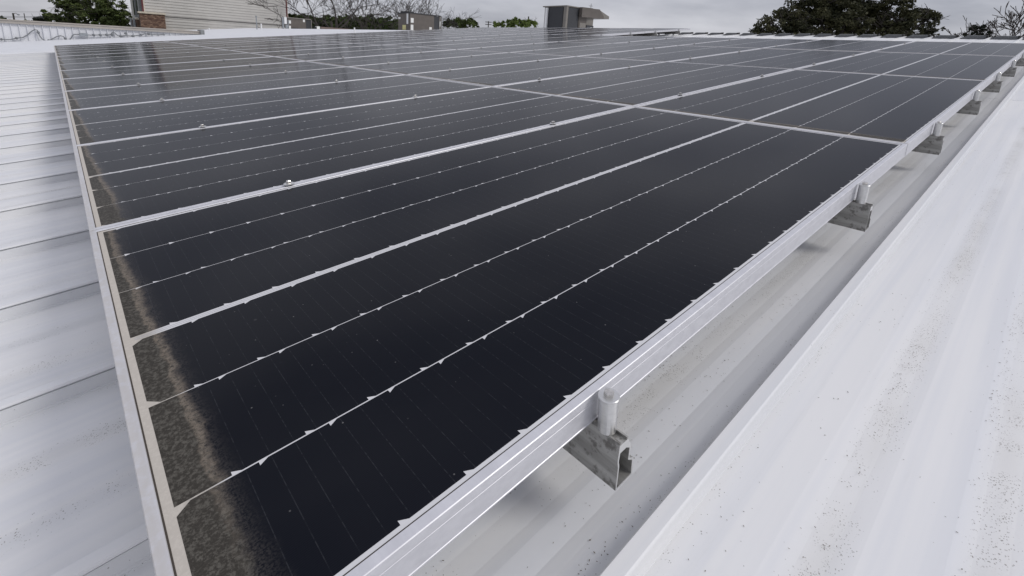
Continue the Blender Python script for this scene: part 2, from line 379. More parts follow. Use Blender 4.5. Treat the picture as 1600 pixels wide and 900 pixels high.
# plain white upper part of the slope beyond the last seam, up to the ribbed wall
fl = MB().box((XE, YB + .02, -HR - .03), (XR, 44.0, -HR + .02)).build('roof_apron', M['white'], roof)
MB().box((XE, YB - .03, -HR - .03), (XR, YB + .018, -HR + .045)).build('roof_apron_flashing', M['white'], roof)
rz = (ROOF @ Vector((XR, 0, -HR))).z; rx = (ROOF @ Vector((XR, 0, -HR))).x
up = MB().box((rx + .02, YA, rz - .30), (60, 60, rz - .12)).build('upper_roof', M['white']); up['kind'] = 'structure'
ex = (ROOF @ Vector((XE, 0, -HR))).x; ez = (ROOF @ Vector((XE, 0, -HR))).z
bw = empty('metal_building'); tag(bw, 'white metal building under the solar roof, its walls hidden below the eave', 'building')
MB().box((ex + .3, YA + .1, 0), (ex + .45, 44, ez - .12)).build('wall', M['wallpan'], bw)
MB().prism([(ex + .46, 0), (59.8, 0), (59.8, rz - .31), (rx, rz - .31), (ex + .46, ez - .12)], 'y', YA + .12, YA + .3).build('wall', M['wallpan'], bw)

# ------------------------------------------------------------------ solar panels
fp = [(-.0006, -.040), (-.0006, -.0385), (0, -.0380), (0, -.0128), (.0003, -.0126), (.0003, -.0120), (0, -.0118), (0, -.0008), (.0008, 0), (.0106, 0), (.0112, -.0010), (.0112, -.0070), (.0022, -.0075), (.0022, -.0375), (.024, -.0375), (.024, -.040)]
def frame_mesh():
    vs = []; n = len(fp)
    for (d, z) in fp: vs += [(d, d, z), (PL - d, d, z), (PL - d, PW - d, z), (d, PW - d, z)]
    fs = []
    for i in range(n):
        j = (i + 1) % n
        for k in range(4): fs.append((i * 4 + k, i * 4 + (k + 1) % 4, j * 4 + (k + 1) % 4, j * 4 + k))
    return MB().add(vs, fs).mesh('frame', M['frame'])
yt = PW + .0021      # distance from seam line to the panel's local origin
def ly(y): return y + yt
STR = [(-.0240, -.1853, .0435, .0435), (-.1869, -.3464, .0435, .0680), (-.3480, -.5050, .0435, .0680), (-.5185, -.6749, .0925, .0675), (-.6765, -.8353, .0925, .0690), (-.8371, -.9865, .0925, .0925)]
X0c, X1c, NP = .0214, PL - .0214, .07118
def strip_mesh(i):
    top, bot, pt, pb = STR[i]; yT, yB = ly(top), ly(bot); z = -.0017
    pts = []
    def phases(p):
        r = []; x = p
        while x - NP > X0c - .002: x -= NP
        while x < X1c - .014: r.append(x); x += NP
        return r
    tops = [x for x in phases(pt) if not (i == 4 and x < .03)]; bots = [x for x in phases(pb) if x > .03 or i == 5]
    # lower boundary, left to right, then the upper boundary back
    pts.append((X0c, yB)) if i != 3 else pts.extend([(X0c, yB + .012), (X0c + .012, yB)])
    for x in bots:
        x = max(x, X0c + .0005); pts += [(x, yB), (x, yB + .0050), (x + .0090, yB)]
    pts.append((X1c, yB)); pts.append((X1c, yT))
    for x in tops[::-1]:
        if x < .03: pts += [(X0c + .0125, yT)]
        else: pts += [(x + .0090, yT), (x, yT - .0050), (x, yT)]
    pts.append((X0c, yT - .010) if (tops and tops[0] < .03) else (X0c, yT))
    o = [pts[0]]
    for p in pts[1:]:
        if abs(p[0] - o[-1][0]) + abs(p[1] - o[-1][1]) > 1e-5: o.append(p)
    return MB().prism([(x, y) for x, y in o], 'z', z - .0003, z, True).mesh('cell_strip', M['cells'])
FR = frame_mesh(); ST = [strip_mesh(i) for i in range(6)]
LAM = MB().box((.0100, .0100, -.0068), (PL - .0100, PW - .0100, -.00185)).mesh('laminate', M['back'])
GM = MB()
for a_, b_ in (((.0112, .0112), (PL - .0112, .0128)), ((.0112, PW - .0130), (PL - .0112, PW - .0112)), ((.0112, .0129), (.0128, PW - .0129)), ((PL - .0128, .0129), (PL - .0112, PW - .0129))): GM.box((a_[0], a_[1], -.003), (b_[0], b_[1], -.0016))
GSH = MB().box((PL + .0004, .0012, -.0395), (PL + .0066, .030, -.0012)).box((PL + .0016, .0300, -.0395), (PL + .0052, PW - .004, -.0100)).box((.004, PW + .0008, -.0110), (PL - .004, PW + .0039, -.0030)).mesh('gap_shade', M['dark'])  # dark strips added between panels so the gaps read as shaded
GAS = GM.mesh('gasket', M['gasket'])
RIB = MB(); 
for yy in (-.5095, -.5140): RIB.box((X0c + .004, ly(yy) - .0006, -.0020), (X1c - .004, ly(yy) + .0006, -.00175))
RIBm = RIB.mesh('ribbon', M['ribbon'])
PANELS = [(r, s) for r in range(0, 14) for s in range(0, 4 if r < 6 else 6)]
for (r, s) in PANELS:
    jit = 0 if (r == 0 and s == 0) else 1
    mw = ROOF @ Matrix.Translation((s * GX, (r - 1) * PP + .0026, jit * random.uniform(-.0008, .0008))) @ Matrix.Rotation(jit * random.gauss(0, .0011), 4, 'X') @ Matrix.Rotation(jit * random.gauss(0, .0009), 4, 'Y')
    # the first row sits with its upper edge on the seam line y = 0
    p = empty('solar_panel', mw); put('gasket', GAS, p); put('gap_shade', GSH, p)
    extra = ', beige silt along its edge' if (r, s) == (0, 0) else ''
    rowt = 'the nearest row' if r == 0 else ('the farthest row' if r == 13 else f'the {ORD[r + 1]} row from the camera')
    colt = 'lowest on the slope' if s == 0 else f'{ORD[s + 1]} up the slope'
    tag(p, f'black solar panel in {rowt}, {colt}{extra}', 'solar panel', 'solar panels of the roof array')
    put('frame', FR, p); put('laminate', LAM, p); put('ribbon', RIBm, p)
    for i in range(6): put('cell_strip', ST[i], p)

# ------------------------------------------------------------------ rails with their clamps
def rail_mesh(L):
    mb = MB(); pr = [(-.0090, -.112), (-.0070, -.078), (-.0085, -.070), (-.0065, -.0475), (.0095, -.0475), (.0165, -.062), (.0150, -.080), (.0240, -.086), (.0240, -.112)]
    inn = [(-.0065, -.1095), (-.0046, -.078), (-.0062, -.070), (-.0045, -.0590), (.0075, -.0590), (.0140, -.0640), (.0128, -.0815), (.0215, -.0880), (.0215, -.1095)]
    cutf = []; n = len(pr); vs = [(u, 0, v) for u, v in pr] + [(u, 0, v) for u, v in inn] + [(u, .09, v) for u, v in inn] + [(u, L, v) for u, v in pr]
    fs = []
    for i in range(n):
        j = (i + 1) % n
        cutf.append((i, j, n + j, n + i)); fs += [(n + i, n + j, 2 * n + j, 2 * n + i), (i, 3 * n + i, 3 * n + j, j)]
    fs += [tuple(range(2 * n, 3 * n)), tuple(range(3 * n, 4 * n))]
    mb.add(vs, fs); nv = len(vs); mb.m = 1; mb.add(vs[:2 * n], cutf); mb.m = 0
    # slot lips on top
    mb.box((-.0065, .0, -.0474), (-.0040, L, -.0440)); mb.box((.0070, .0, -.0474), (.0095, L, -.0440))
    return mb.mesh('extrusion', [M['rail'], M['cut']])
def hexbolt(z0, r, h, rot=.3):
    mb = MB(); n = 6
    vs = [(r * math.cos(rot + i * math.pi / 3), r * math.sin(rot + i * math.pi / 3), z0) for i in range(n)] + [(r * math.cos(rot + i * math.pi / 3), r * math.sin(rot + i * math.pi / 3), z0 + h * .8) for i in range(n)] + \
         [(.85 * r * math.cos(rot + i * math.pi / 3), .85 * r * math.sin(rot + i * math.pi / 3), z0 + h) for i in range(n)]
    fs = [(k * n + i, k * n + (i + 1) % n, (k + 1) * n + (i + 1) % n, (k + 1) * n + i) for k in range(2) for i in range(n)] + [tuple(range(2 * n, 3 * n))]
    return mb.add(vs, fs).mesh('bolt', M['steel'])
ecm = MB().cyl((0, 0), .0110, -.0440, .0012, 32); ecm.cyl((0, 0), .0123, .0012, .0026, 36); ecm.cyl((0, 0), .0123, .0026, .0032, 36, .0117)
ECm = ecm.mesh('end_clamp', M['clamp'])
mcm = MB().cyl((0, 0), .0018, -.044, .0004, 10); mcm.m = 1; mcm.cyl((0, 0), .0095, .0004, .0032, 20); mcm.m = 0; mcm.cyl((0, 0), .0135, .0032, .0046, 28); mcm.cyl((0, 0), .0135, .0046, .0052, 28, .0125)  # dark collar below the washer stands in for its shadow
MCm = mcm.mesh('mid_clamp', [M['clamp'], M['dark']])
BE = hexbolt(.0032, .0060, .0052, .35); BM = hexbolt(.0052, .0066, .0075, .1)
SCm = MB().box((-.02, -.014, -.150), (.02, .014, -.1125)).mesh('seam_clamp', M['clamp'])
RX = [.411 + GX * i + d for i in range(6) for d in (0, 1.014)]
for i, x in enumerate(RX):
    r0 = 0 if x < 4 * GX - .05 else 6
    ys = (r0 - 1) * PP - .0018 + (-.0105 if True else 0)
    ystart = ys - .0235; yend = 13 * PP + .03
    t = empty('mounting_rail', ROOF @ Matrix.Translation((x, ystart, 0)))
    where = 'nearest the camera' if i == 0 else f'{ORD[i + 1]} up the slope'
    tag(t, f'dirty aluminium mounting rail under the panels, {where}, with round end clamp', 'mounting rail', 'rails that carry the solar panels')
    put('extrusion', rail_mesh(yend - ystart), t)
    e_ = put('end_clamp', ECm, t, (.0010, .0235, 0)); put('bolt', BE, e_)
    e_ = put('end_clamp', ECm, t, (.0010, 13 * PP + .0115 - ystart, 0)); put('bolt', BE, e_)
    for r in range(r0, 13):
        c_ = put('mid_clamp', MCm, t, (.0, r * PP - ystart, 0)); put('bolt', BM, c_)
    k = 0
    while Y0 + k * SP < yend:
        y = Y0 + k * SP; k += 1
        if y > ystart + .1: put('seam_clamp', SCm, t, (0.002, y - ystart, 0))

# ------------------------------------------------------------------ ribbed wall at the left with its coping and cable
YW = 26.0
def onwall(px, py, y=YW):
    d = RR[0] * ((px - CX) / F) + RR[1] * ((py - CY) / F) + RR[2]; return CAM + d * ((y - CAM.y) / d.y)
wl = empty('ribbed_parapet_wall', loc=(0, YW, 0)); tag(wl, 'white ribbed metal parapet wall with beige coping at the far left edge of the roof', 'wall')
xa, xb = -30, onwall(312, 50).x; ztop = onwall(150, 43.5).z
MB().box((xa, 0, 0), (xb, .25, ztop)).build('wall_sheet', M['wallpan'], wl)
x6, x310 = onwall(6.25, 50).x, onwall(310, 50).x; rs = (x310 - x6) / 29
rb = MB().prism([(-.022, 0), (-.010, -.05), (.010, -.05), (.022, 0)], 'z', .5, ztop - .01).mesh('rib', M['wallpan'])
x = x6
while x > xa: x -= rs
while x < xb - .05:
    x += rs
    if x < xb: put('rib', rb, wl, (x, -.002, 0))
zc = onwall(150, 38.5).z
MB().box((xa, -.10, ztop - .02), (xb + .1, .45, zc)).build('coping', M['coping'], wl)
MB().box((xa, -.13, zc - .045), (xb + .1, -.10, zc - .012)).build('coping_lip', M['coping'], wl)
MB().box((xb, -.20, .5), (xb + .16, .45, onwall(310, 46.5).z)).build('end_post', M['greyframe'], wl)
cab = empty('wall_cable', loc=(0, YW - .12, 0)); tag(cab, 'dark grey cable with bulging connectors sagging along the white ribbed wall', 'cable')
cp = [(-40, 62), (-14, 60), (0, 61), (10, 62), (17, 61.5), (27, 59.5), (36, 58.5), (43, 54.5), (49, 49), (54, 46.3), (58, 47), (60, 51), (62, 56), (66, 61), (71, 63.7), (77, 63.3), (83, 60), (89, 57), (95, 55.8), (99, 57), (102, 60.5), (104.5, 62.2), (108, 62.3), (111, 60), (113, 55.5), (116, 53.7), (122, 53.6),
      (131, 54), (141, 54.8), (146, 54.8), (157, 54.6), (167, 54.5), (173, 54), (175, 51), (178, 50.5), (181, 53), (184, 55.5), (188, 56.5), (197, 55.5), (204, 56.3), (212, 55.8), (219, 54.8), (226, 53), (233, 53.2), (245, 54.5), (258, 53.8)]
pts = [onwall(a, b, YW - .12) - Vector((0, YW - .12, 0)) for a, b in cp]
MB().tube(pts, .020, 6).build('cable', M['cable'], cab)
for (a, b, a2, b2) in [(0, 61, 4.5, 61.8), (23.5, 60, 28.5, 59.2), (58.8, 48.5, 60.6, 53), (73.5, 63.6, 79, 63), (101, 58.6, 103.3, 61.8), (143.5, 54.8, 149, 54.7), (154, 54.6, 159.5, 54.6), (164, 54.5, 169.5, 54.5), (174.7, 51, 175.5, 57), (186, 56.2, 191, 56.6), (194, 52.3, 199, 52.3), (205, 56.4, 210, 56), (219, 55, 222, 53.8), (230, 53.2, 235, 53.2)]:
    A = onwall(a, b, YW - .14) - Vector((0, YW - .12, 0)); B = onwall(a2, b2, YW - .14) - Vector((0, YW - .12, 0)); C_ = (A + B) / 2
    MB().tube([A, A.lerp(C_, .5), C_, B.lerp(C_, .5), B], [.018, .042, .05, .042, .018], 8).build('connector', M['cable'], cab)
A = onwall(124, 56.2, YW - .14); B = onwall(137, 52.2, YW - .14)
MB().box((A.x, -.10, A.z), (B.x, .01, B.z)).build('junction_box', M['galv'], cab)

# ------------------------------------------------------------------ aligned boxes standing on the upper roof
def aligned(px, py_top, Z):
    p = at(px, py_top, Z); return Vector((p.x, p.y, 0)), p.z
EX, EY = Vector((1, 0, 0)), Vector((0, 1, 0))
ZU = rz - .12
# greige apartment building behind the wall
c0, z0_ = aligned(222, 10, 47); ct = Vector((c0.x, c0.y, z0_)); 
bl = empty('siding_building', loc=c0); tag(bl, 'tall greige siding building with dark red corner trim and brick base behind the roof', 'building')
LX = reach(ct, EX, 449)
H = 11.0
def hz(px_, py_, y=0.0):   # height of photo row py_ on this building's front at column px_
    p = ct + Vector((0, y, 0)); s_ = reach(p, EX, px_); return zat(p + EX * s_, py_)
MB().box((0.02, 0.02, 0), (LX - .02, 9.0, H)).build('wall', M['siding'], bl)
bd = MB(); pitch = .27
n = int(H / pitch)
for i in range(n):
    z = i * pitch; bd.prism([(.018, z), (-.050, z), (-.050, z + .025), (-.006, z + pitch), (.018, z + pitch)], 'x', .12, LX - .12)
sdg = bd.build('siding_board', M['siding'], bl); sdg['kind'] = 'stuff'
MB().box((-.03, -.05, 0), (.11, .02, H)).build('corner_trim', M['redtrim'], bl)
MB().box((.112, -.04, 0), (.20, .018, H)).build('corner_trim', M['cream'], bl)
MB().box((LX - .11, -.05, 0), (LX + .03, .02, H)).build('corner_trim', M['redtrim'], bl)
MB().box((LX + .031, -.04, 0), (LX + .08, .018, H)).build('corner_trim', M['cream'], bl)
zt = hz(300, 28.5); MB().box((.2, -.045, zt - .12), (LX - .12, .0, zt)).build('dark_band', M['sideline'], bl)  # thin dark grey band across the front
wx = reach(ct + Vector((0, -.7, -1)), EX, 258); zb = hz(240, 22.5)
MB().box((-.35, -.7, 0), (wx, -.06, zb)).build('brick_base', M['brick'], bl)
MB().box((-.45, -.8, zb + .003), (wx + .08, -.055, zb + .16)).build('stone_cap', M['cream'], bl)
# bay side: two stacked grey windows over brick, seen at a slant
for (ya, yb, zo) in ((.2, 1.6, .5), (2.6, 4.0, -.1)):
    MB().box((-.55, ya, 0), (.0, yb, zb - .6)).build('brick_base', M['brick'], bl)
    MB().box((-.62, ya - .08, zb - .595), (.0, yb + .08, zb - .45)).build('stone_cap', M['cream'], bl)
    wf = MB().box((-.30, ya + .1, zb - .3), (.0, yb - .1, zb + 1.5)).build('window', M['greyframe'], bl)
    MB().box((-.33, ya + .3, zb - .1), (-.29, yb - .3, zb + 1.3)).build('pane', M['glassd'], wf)
    wf = MB().box((-.30, ya + .1, zb + 1.9), (.0, yb - .1, zb + 4.2)).build('window', M['sideline'], bl)
    MB().box((-.33, ya + .3, zb + 2.0), (-.29, yb - .3, zb + 4.0)).build('pane', M['glassd'], wf)
    MB().box((-.75, ya + .45, 0), (-.63, yb - .45, zb - .46)).build('downspout', M['galv'], bl)
# rooftop air conditioners
def unit(name, px0, pyt, Z, pxl, pxr, label, base=ZU):
    c, zt = aligned(px0, pyt, Z); cz = Vector((c.x, c.y, zt)); lx = reach(cz, EX, pxr); ly_ = reach(cz, EY, pxl)
    o = empty(name, loc=(c.x, c.y, base)); tag(o, label, 'air conditioner', 'rooftop air conditioning units')
    return o, lx, ly_, zt - base
def slab(o, name, a, b, m): return MB().box(a, b).build(name, M[m], o)
o, lx, ly_, h = unit('rooftop_air_conditioner', 450, 28.2, 36, 447, 487, 'small brown rooftop air conditioner beside the right corner of the siding building')
slab(o, 'cabinet', (0, 0, .28), (lx * .74, 1.5, h), 'unit'); slab(o, 'end_panel', (lx * .74 + .002, .03, .28), (lx * .97, 1.47, h - .03), 'unitd')
slab(o, 'corner_post', (lx * .972, 0, .1), (lx, .1, h), 'unitl'); slab(o, 'top_panel', (-.04, -.04, h + .002), (lx * .97, 1.54, h + .06), 'unitl')
slab(o, 'label', (lx * .62, -.012, .75), (lx * .70, -.001, .95), 'label')
for fx in (.3, .62): slab(o, 'curb_foot', (lx * fx, .05, .0), (lx * fx + .2, 1.4, .275), 'dark')
o, lx, ly_, h = unit('rooftop_air_conditioner', 641, 20.6, 25, 623, 690, 'brown rooftop air conditioner with white stickers in the middle of the skyline')
ly_ = max(ly_, 1.2)
slab(o, 'cabinet', (0, 0, .12), (lx * .755, ly_, h), 'unit'); slab(o, 'coil_panel', (lx * .757, .02, .12), (lx * .93, ly_ - .02, h - .03), 'unitd')
slab(o, 'corner_post', (lx * .932, 0, .12), (lx * .965, .08, h), 'unitl'); slab(o, 'corner_post', (lx * .985, -.02, 0), (lx, .04, h + .02), 'unitl')
slab(o, 'top_panel', (-.03, -.03, h + .002), (lx * .97, ly_ + .03, h + .04), 'unitd')
for (a, b, c_, d_, m) in ((-.02, .10, .62, .85, 'label'), (-.02, .085, .25, .52, 'label')): slab(o, 'sticker', (a + .05, -.014, c_), (b + .10, -.002, d_), m)
slab(o, 'sticker', (lx * .60, -.014, .30), (lx * .68, -.002, .48), 'label'); slab(o, 'sticker', (lx * .94, -.014, .55), (lx * .96, -.002, .82), 'label')
slab(o, 'sticker', (-.014, ly_ * .34, .26), (-.002, ly_ * .62, .50), 'labely'); slab(o, 'sticker', (-.014, ly_ * .80, .80), (-.002, ly_ * .97, .90), 'label')
slab(o, 'conduit', (-.07, ly_ * .12, .55), (-.015, ly_ * .20, h - .02), 'pipe'); slab(o, 'hood', (-.28, ly_ * .05, 0), (-.003, ly_ * .9, .10), 'dark')
slab(o, 'fan_guard', (.0, ly_ * .3, h + .042), (.45, ly_ * .8, h + .11), 'dark')
for fx in (.02, .5): slab(o, 'curb_foot', (lx * fx, .05, 0), (lx * fx + .15, ly_ - .05, .115), 'dark')
o, lx, ly_, h = unit('rooftop_air_conditioner', 886, 8.6, 17.5, 849.5, 931, 'large grey rooftop air conditioner with slanted intake hood on its right end')
slab(o, 'cabinet', (.04, .04, .1), (lx - .04, ly_ - .04, h - .03), 'unitl'); slab(o, 'top_panel', (-.02, -.02, h - .028), (lx + .02, ly_ + .02, h + .01), 'unitl')
slab(o, 'coil_panel', (-.005, .16, .1), (.038, ly_ - .12, h - .05), 'unitd'); slab(o, 'coil_panel', (.10, -.005, .1), (lx * .40, .038, h - .05), 'unitd')
slab(o, 'corner_post', (-.012, -.012, .1), (.085, .125, h - .03), 'unitl'); slab(o, 'side_panel', (lx * .43, .0, .1), (lx * .70, .039, h - .05), 'unit')
slab(o, 'access_door', (lx * .46, -.02, .1), (lx * .67, -.002, h * .55), 'unitl'); slab(o, 'control_panel', (lx * .72, -.004, .1), (lx - .05, .038, h * .50), 'unitd')
slab(o, 'label', (lx * .86, -.012, h * .30), (lx * .97, -.005, h * .44), 'label'); slab(o, 'white_pipe', (-.08, ly_ - .28, 0), (-.02, ly_ - .18, h - .06), 'pipe')
cw = Vector((o.location.x, o.location.y, ZU + h))
def hp(px, py):
    q = cw.copy(); u = reach(q, EX, px); z = zat(q + EX * u, py); q.z = z; u = reach(q, EX, px); return u, zat(q + EX * u, py) - ZU
P0, P1, P2, P3, P4 = hp(922, 13.2), hp(936, 14.8), hp(942, 25.5), hp(942, 29.5), hp(922, 28.0)
MB().prism([(P4[0], P4[1]), (P3[0], P3[1]), (P2[0], P2[1]), (P1[0], P1[1]), (P0[0], P0[1])], 'y', -.04, ly_ * .75).build('intake_hood', M['unit'], o)
Q1, Q2 = hp(937, 14.6), hp(952.5, 26.0); D = Vector((P1[0], 0, P1[1]))
MB().prism([(P1[0] + .01, P1[1] + .0), (Q2[0], Q2[1]), (Q2[0], Q2[1] - .10), (P3[0] + .004, P3[1] + .02), (P2[0] + .012, P2[1])], 'y', .02, ly_ * .72).build('hood_roof', M['unitl'], o)
MB().prism([(hp(905, 12)[0], hp(905, 27)[1]), (P4[0] - .01, P4[1]), (P0[0] - .01, P0[1]), (hp(905, 12)[0], hp(905, 11.2)[1])], 'y', -.16, -.024).build('side_hood', M['unit'], o)
slab(o, 'curb_foot', (.1, .1, 0), (lx - .1, ly_ - .1, .098), 'dark')
# bits on the roof
def post(name, px, y0, y1, Z, wpx, label, cat, m, top=None):
    a = at(px, y1, Z); b = at(px, y0, Z); r = wpx / F * Z / 2
    o = empty(name, loc=(a.x, a.y, min(a.z, b.z))); tag(o, label, cat)
    MB().cyl((0, 0), r, -.4, abs(b.z - a.z), 12).build('shaft', M[m], o)
    if top: MB().cyl((0, 0), r * top, abs(b.z - a.z) + .001, abs(b.z - a.z) + r * 1.2, 12).build('cap', M[m], o)
    return o
post('vent_post', 401.5, 26, 45, 33, 1.6, 'thin grey post with a flat cap in front of the siding building', 'post', 'galv', 2.2)
post('vent_pipe', 408.5, 37, 45, 32, 2.0, 'short white pipe right of the thin grey post', 'pipe', 'pipe')
post('vent_pipe', 554, 43.2, 49, 19, 2.0, 'short white vent pipe behind the far edge of the solar array', 'pipe', 'pipe')
post('vent_pipe', 327, 44.2, 50, 34, 1.8, 'stubby white pipe beside the end of the ribbed wall', 'pipe', 'pipe')
c, zt = aligned(441, 26.5, 33); o = empty('electrical_cabinet', loc=(c.x, c.y, ZU)); tag(o, 'grey electrical disconnect boxes on posts left of the small air conditioner', 'electrical cabinet')
hh = zt - ZU
slab(o, 'post', (0, 0, -.1), (.09, .09, hh), 'galv'); slab(o, 'post', (.36, 0, -.1), (.42, .09, hh * .8), 'galv'); slab(o, 'box', (.11, -.05, hh * .5), (.27, .1, hh), 'pipe')
slab(o, 'box', (.20, -.03, .1), (.35, .1, hh * .45), 'galv'); slab(o, 'meter', (.40, -.12, hh * .55), (.52, -.01, hh * .78), 'label'); slab(o, 'meter', (.38, -.12, hh * .15), (.50, -.01, hh * .38), 'label')
c, zt = aligned(502, 41.8, 36); o = empty('low_brown_wall', loc=(c.x, c.y, ZU)); tag(o, 'low brown coping strip in front of the bare trees', 'wall')
slab(o, 'wall', (0, 0, -.3), (reach(Vector((c.x, c.y, zt)), EX, 548), .3, zt - ZU), 'brownwall')
c, zt = aligned(495, 41, 35); o = empty('roof_vent_box', loc=(c.x, c.y, ZU)); tag(o, 'small white and black vent box right of the small air conditioner', 'vent')
slab(o, 'box', (0, 0, -.2), (.22, .3, zt - ZU), 'label'); slab(o, 'louvre', (-.12, .02, -.2), (-.002, .28, zt - ZU - .05), 'dark')

# ------------------------------------------------------------------ poles and wires
o = empty('utility_pole', loc=Vector((at(22, 30, 70).x, at(22, 30, 70).y, 0))); tag(o, 'dark wooden utility pole with a street lamp arm at the far left', 'utility pole')
zt = at(21.5, 20.5, 70).z; MB().cyl((0, 0), .13, 0, zt, 10, .10).build('pole', M['wood'], o)
d = RR[0].copy(); d.z = 0; d.normalize()
MB().tube([Vector((0, 0, zt - .15)), d * .35 + Vector((0, 0, zt + .02)), d * .60 + Vector((0, 0, zt - .1))], .03, 6).build('lamp_arm', M['wood'], o)
MB().tube([d * .55 + Vector((0, 0, zt - .12)), d * .72 + Vector((0, 0, zt - .18)), d * .90 + Vector((0, 0, zt - .20))], [.05, .10, .06], 8).build('lamp_head', M['galv'], o)
for yy, lab in ((17.0, 'uppermost'), (24.2, 'middle'), (26.2, 'lowest')):
    A, B = at(-60, yy - .4, 70), at(120, yy + 1.2, 72); mid = (A + B) / 2 - Vector((0, 0, .1))
    wv = MB().tube([A, A.lerp(mid, .5) - Vector((0, 0, .03)), mid, B.lerp(mid, .5) - Vector((0, 0, .03)), B], .016 if yy < 20 else .026, 4).build('power_line', M['cable'])
    tag(wv, f'{lab} of the three thin power lines beside the left utility pole', 'power line', 'power lines at the left')
for (px, yt_, Z, cross, lab) in ((41, 21, 110, 0, 'thin distant pole between the lamp pole and the green tree'), (763, 33.2, 85, 1, 'distant utility pole with a crossarm between the green trees'), (825, 26, 60, 0, 'dark pole rising out of the bright green tree left of the large unit'), (920.5, 6.5, 45, 2, 'thin antenna mast showing above the large air conditioner')):
    p = at(px, 40, Z); zt = at(px, yt_, Z).z
    o = empty('utility_pole' if cross != 2 else 'antenna_mast', loc=(p.x, p.y, 0)); tag(o, lab, 'pole' if cross != 2 else 'antenna')
    MB().cyl((0, 0), .10 if cross != 2 else .03, 0, zt, 8, .08 if cross != 2 else .02).build('pole', M['wood'], o)
    if cross == 1:
        for dz in (.15, .55): MB().tube([-d * .55 + Vector((0, 0, zt - dz)), d * .55 + Vector((0, 0, zt - dz))], .06, 4).build('crossarm', M['wood'], o)
    if cross == 2:
        for dz in (.2, .4): MB().tube([-d * .18 + Vector((0, 0, zt - dz)), d * .18 + Vector((0, 0, zt - dz))], .015, 4).build('crossarm', M['wood'], o)

# ------------------------------------------------------------------ trees
def leaves(blobs, n, size, rnd, fill=1.0):
    "leaf sprays spread through the volume of ellipsoid clumps"
    vs = []; fs = []; tot = sum(b[1] * b[1] for b in blobs)
    for (c, r, sq) in blobs:
        for _ in range(int(n * r * r / tot)):
            v = Vector((rnd.gauss(0, 1), rnd.gauss(0, 1), rnd.gauss(0, 1))).normalized() * (rnd.random() ** (.38 * fill)) * r
            v.z *= sq; p = c + v; s_ = size * rnd.uniform(.5, 1.25)
            a = Vector((rnd.gauss(0, 1), rnd.gauss(0, 1), rnd.gauss(0, .8))).normalized(); b = a.orthogonal().normalized(); b.rotate(Matrix.Rotation(rnd.random() * 6.3, 3, a))
            o_ = len(vs); vs += [p - a * s_, p - b * s_ * .45, p + a * s_ * .9, p + b * s_ * .5]; fs.append((o_, o_ + 1, o_ + 2, o_ + 3))
    return MB().add(vs, fs)
def limbs(mb, p, d, L, r, depth, rnd, spread=.5, up_=.10, kids=(2, 3), tips=None, minr=.012):
    pts = [p]; rad = [r]; q = p.copy(); dd = d.copy(); seg = 3
    for i in range(seg):
        dd = (dd + Vector((rnd.gauss(0, .13), rnd.gauss(0, .13), rnd.gauss(0, .10) + up_ * .25))).normalized(); q = q + dd * (L / seg); pts.append(q.copy()); rad.append(max(minr, r * (1 - .45 * (i + 1) / seg)))
    mb.tube(pts, rad, 5 if r > .05 else 3)
    if depth == 0:
        if tips is not None: tips.append(q)
        return
    for k in range(rnd.randint(*kids)):
        nd = (dd + Vector((rnd.gauss(0, spread), rnd.gauss(0, spread), rnd.gauss(0, spread * .7) + up_))).normalized()
        j = rnd.choice((2, 3, 3)); limbs(mb, pts[j], nd, L * rnd.uniform(.62, .86), rad[j] * .72, depth - 1, rnd, spread, up_, kids, tips, minr)
def leafy(name, pxs, Z, m, label, seed, n, size, trunk=.25, cat='tree', group='trees beyond the roof', depth=2, wild=0, fill=1.0, sub=0):
    "pxs: clumps as (px, py, radius in px); the trunk stands on the ground under them"
    rnd = random.Random(seed)
    bl_ = [(at(a, b, Z + rnd.uniform(-.12, .12) * r * Z / F * 6), r * Z / F, .85) for a, b, r in pxs]
    if sub:      # break every clump into smaller sprays with air between them
        sb = []
        for c, q, sq in bl_:
            for _ in range(sub):
                v = Vector((rnd.gauss(0, 1), rnd.gauss(0, 1), rnd.gauss(0, 1))).normalized() * (q * rnd.uniform(.35, 1.08)); v.z *= .85
                sb.append((c + v, q * rnd.uniform(.16, .36), .62))
    cx = sum(b[0].x * b[1] for b in bl_) / sum(b[1] for b in bl_); cy = sum(b[0].y * b[1] for b in bl_) / sum(b[1] for b in bl_)
    o = empty(name, loc=(cx, cy, 0)); tag(o, label, cat, group)
    O = Vector((cx, cy, 0)); zl = min(b[0].z - b[1] for b in bl_); 
    leaves([(c - O, r, s_) for c, r, s_ in (sb if sub else bl_)], n, size, rnd, fill).build('crown', M[m], o)
    tk = MB(); base = Vector((0, 0, 0)); fork = Vector((rnd.uniform(-.3, .3), rnd.uniform(-.3, .3), max(.8, zl * .55 + .5)))
    tk.tube([base, base.lerp(fork, .5) + Vector((.05, .02, 0)), fork], [trunk * 1.3, trunk, trunk * .9], 8)
    for c, r, s_ in bl_:
        c = c - O; mid = fork.lerp(c, .5) + Vector((rnd.gauss(0, .2), rnd.gauss(0, .2), .15)); tk.tube([fork, mid, c], [trunk * .6, trunk * .4, trunk * .18], 5)
        for _ in range(5): limbs(tk, c.copy(), Vector((rnd.gauss(0, 1), rnd.gauss(0, 1), rnd.gauss(.3, .6))).normalized(), r * (.75 + .25 * wild), trunk * .13, 1, rnd)
    tk.build('trunk', M['bark'], o)
    return o
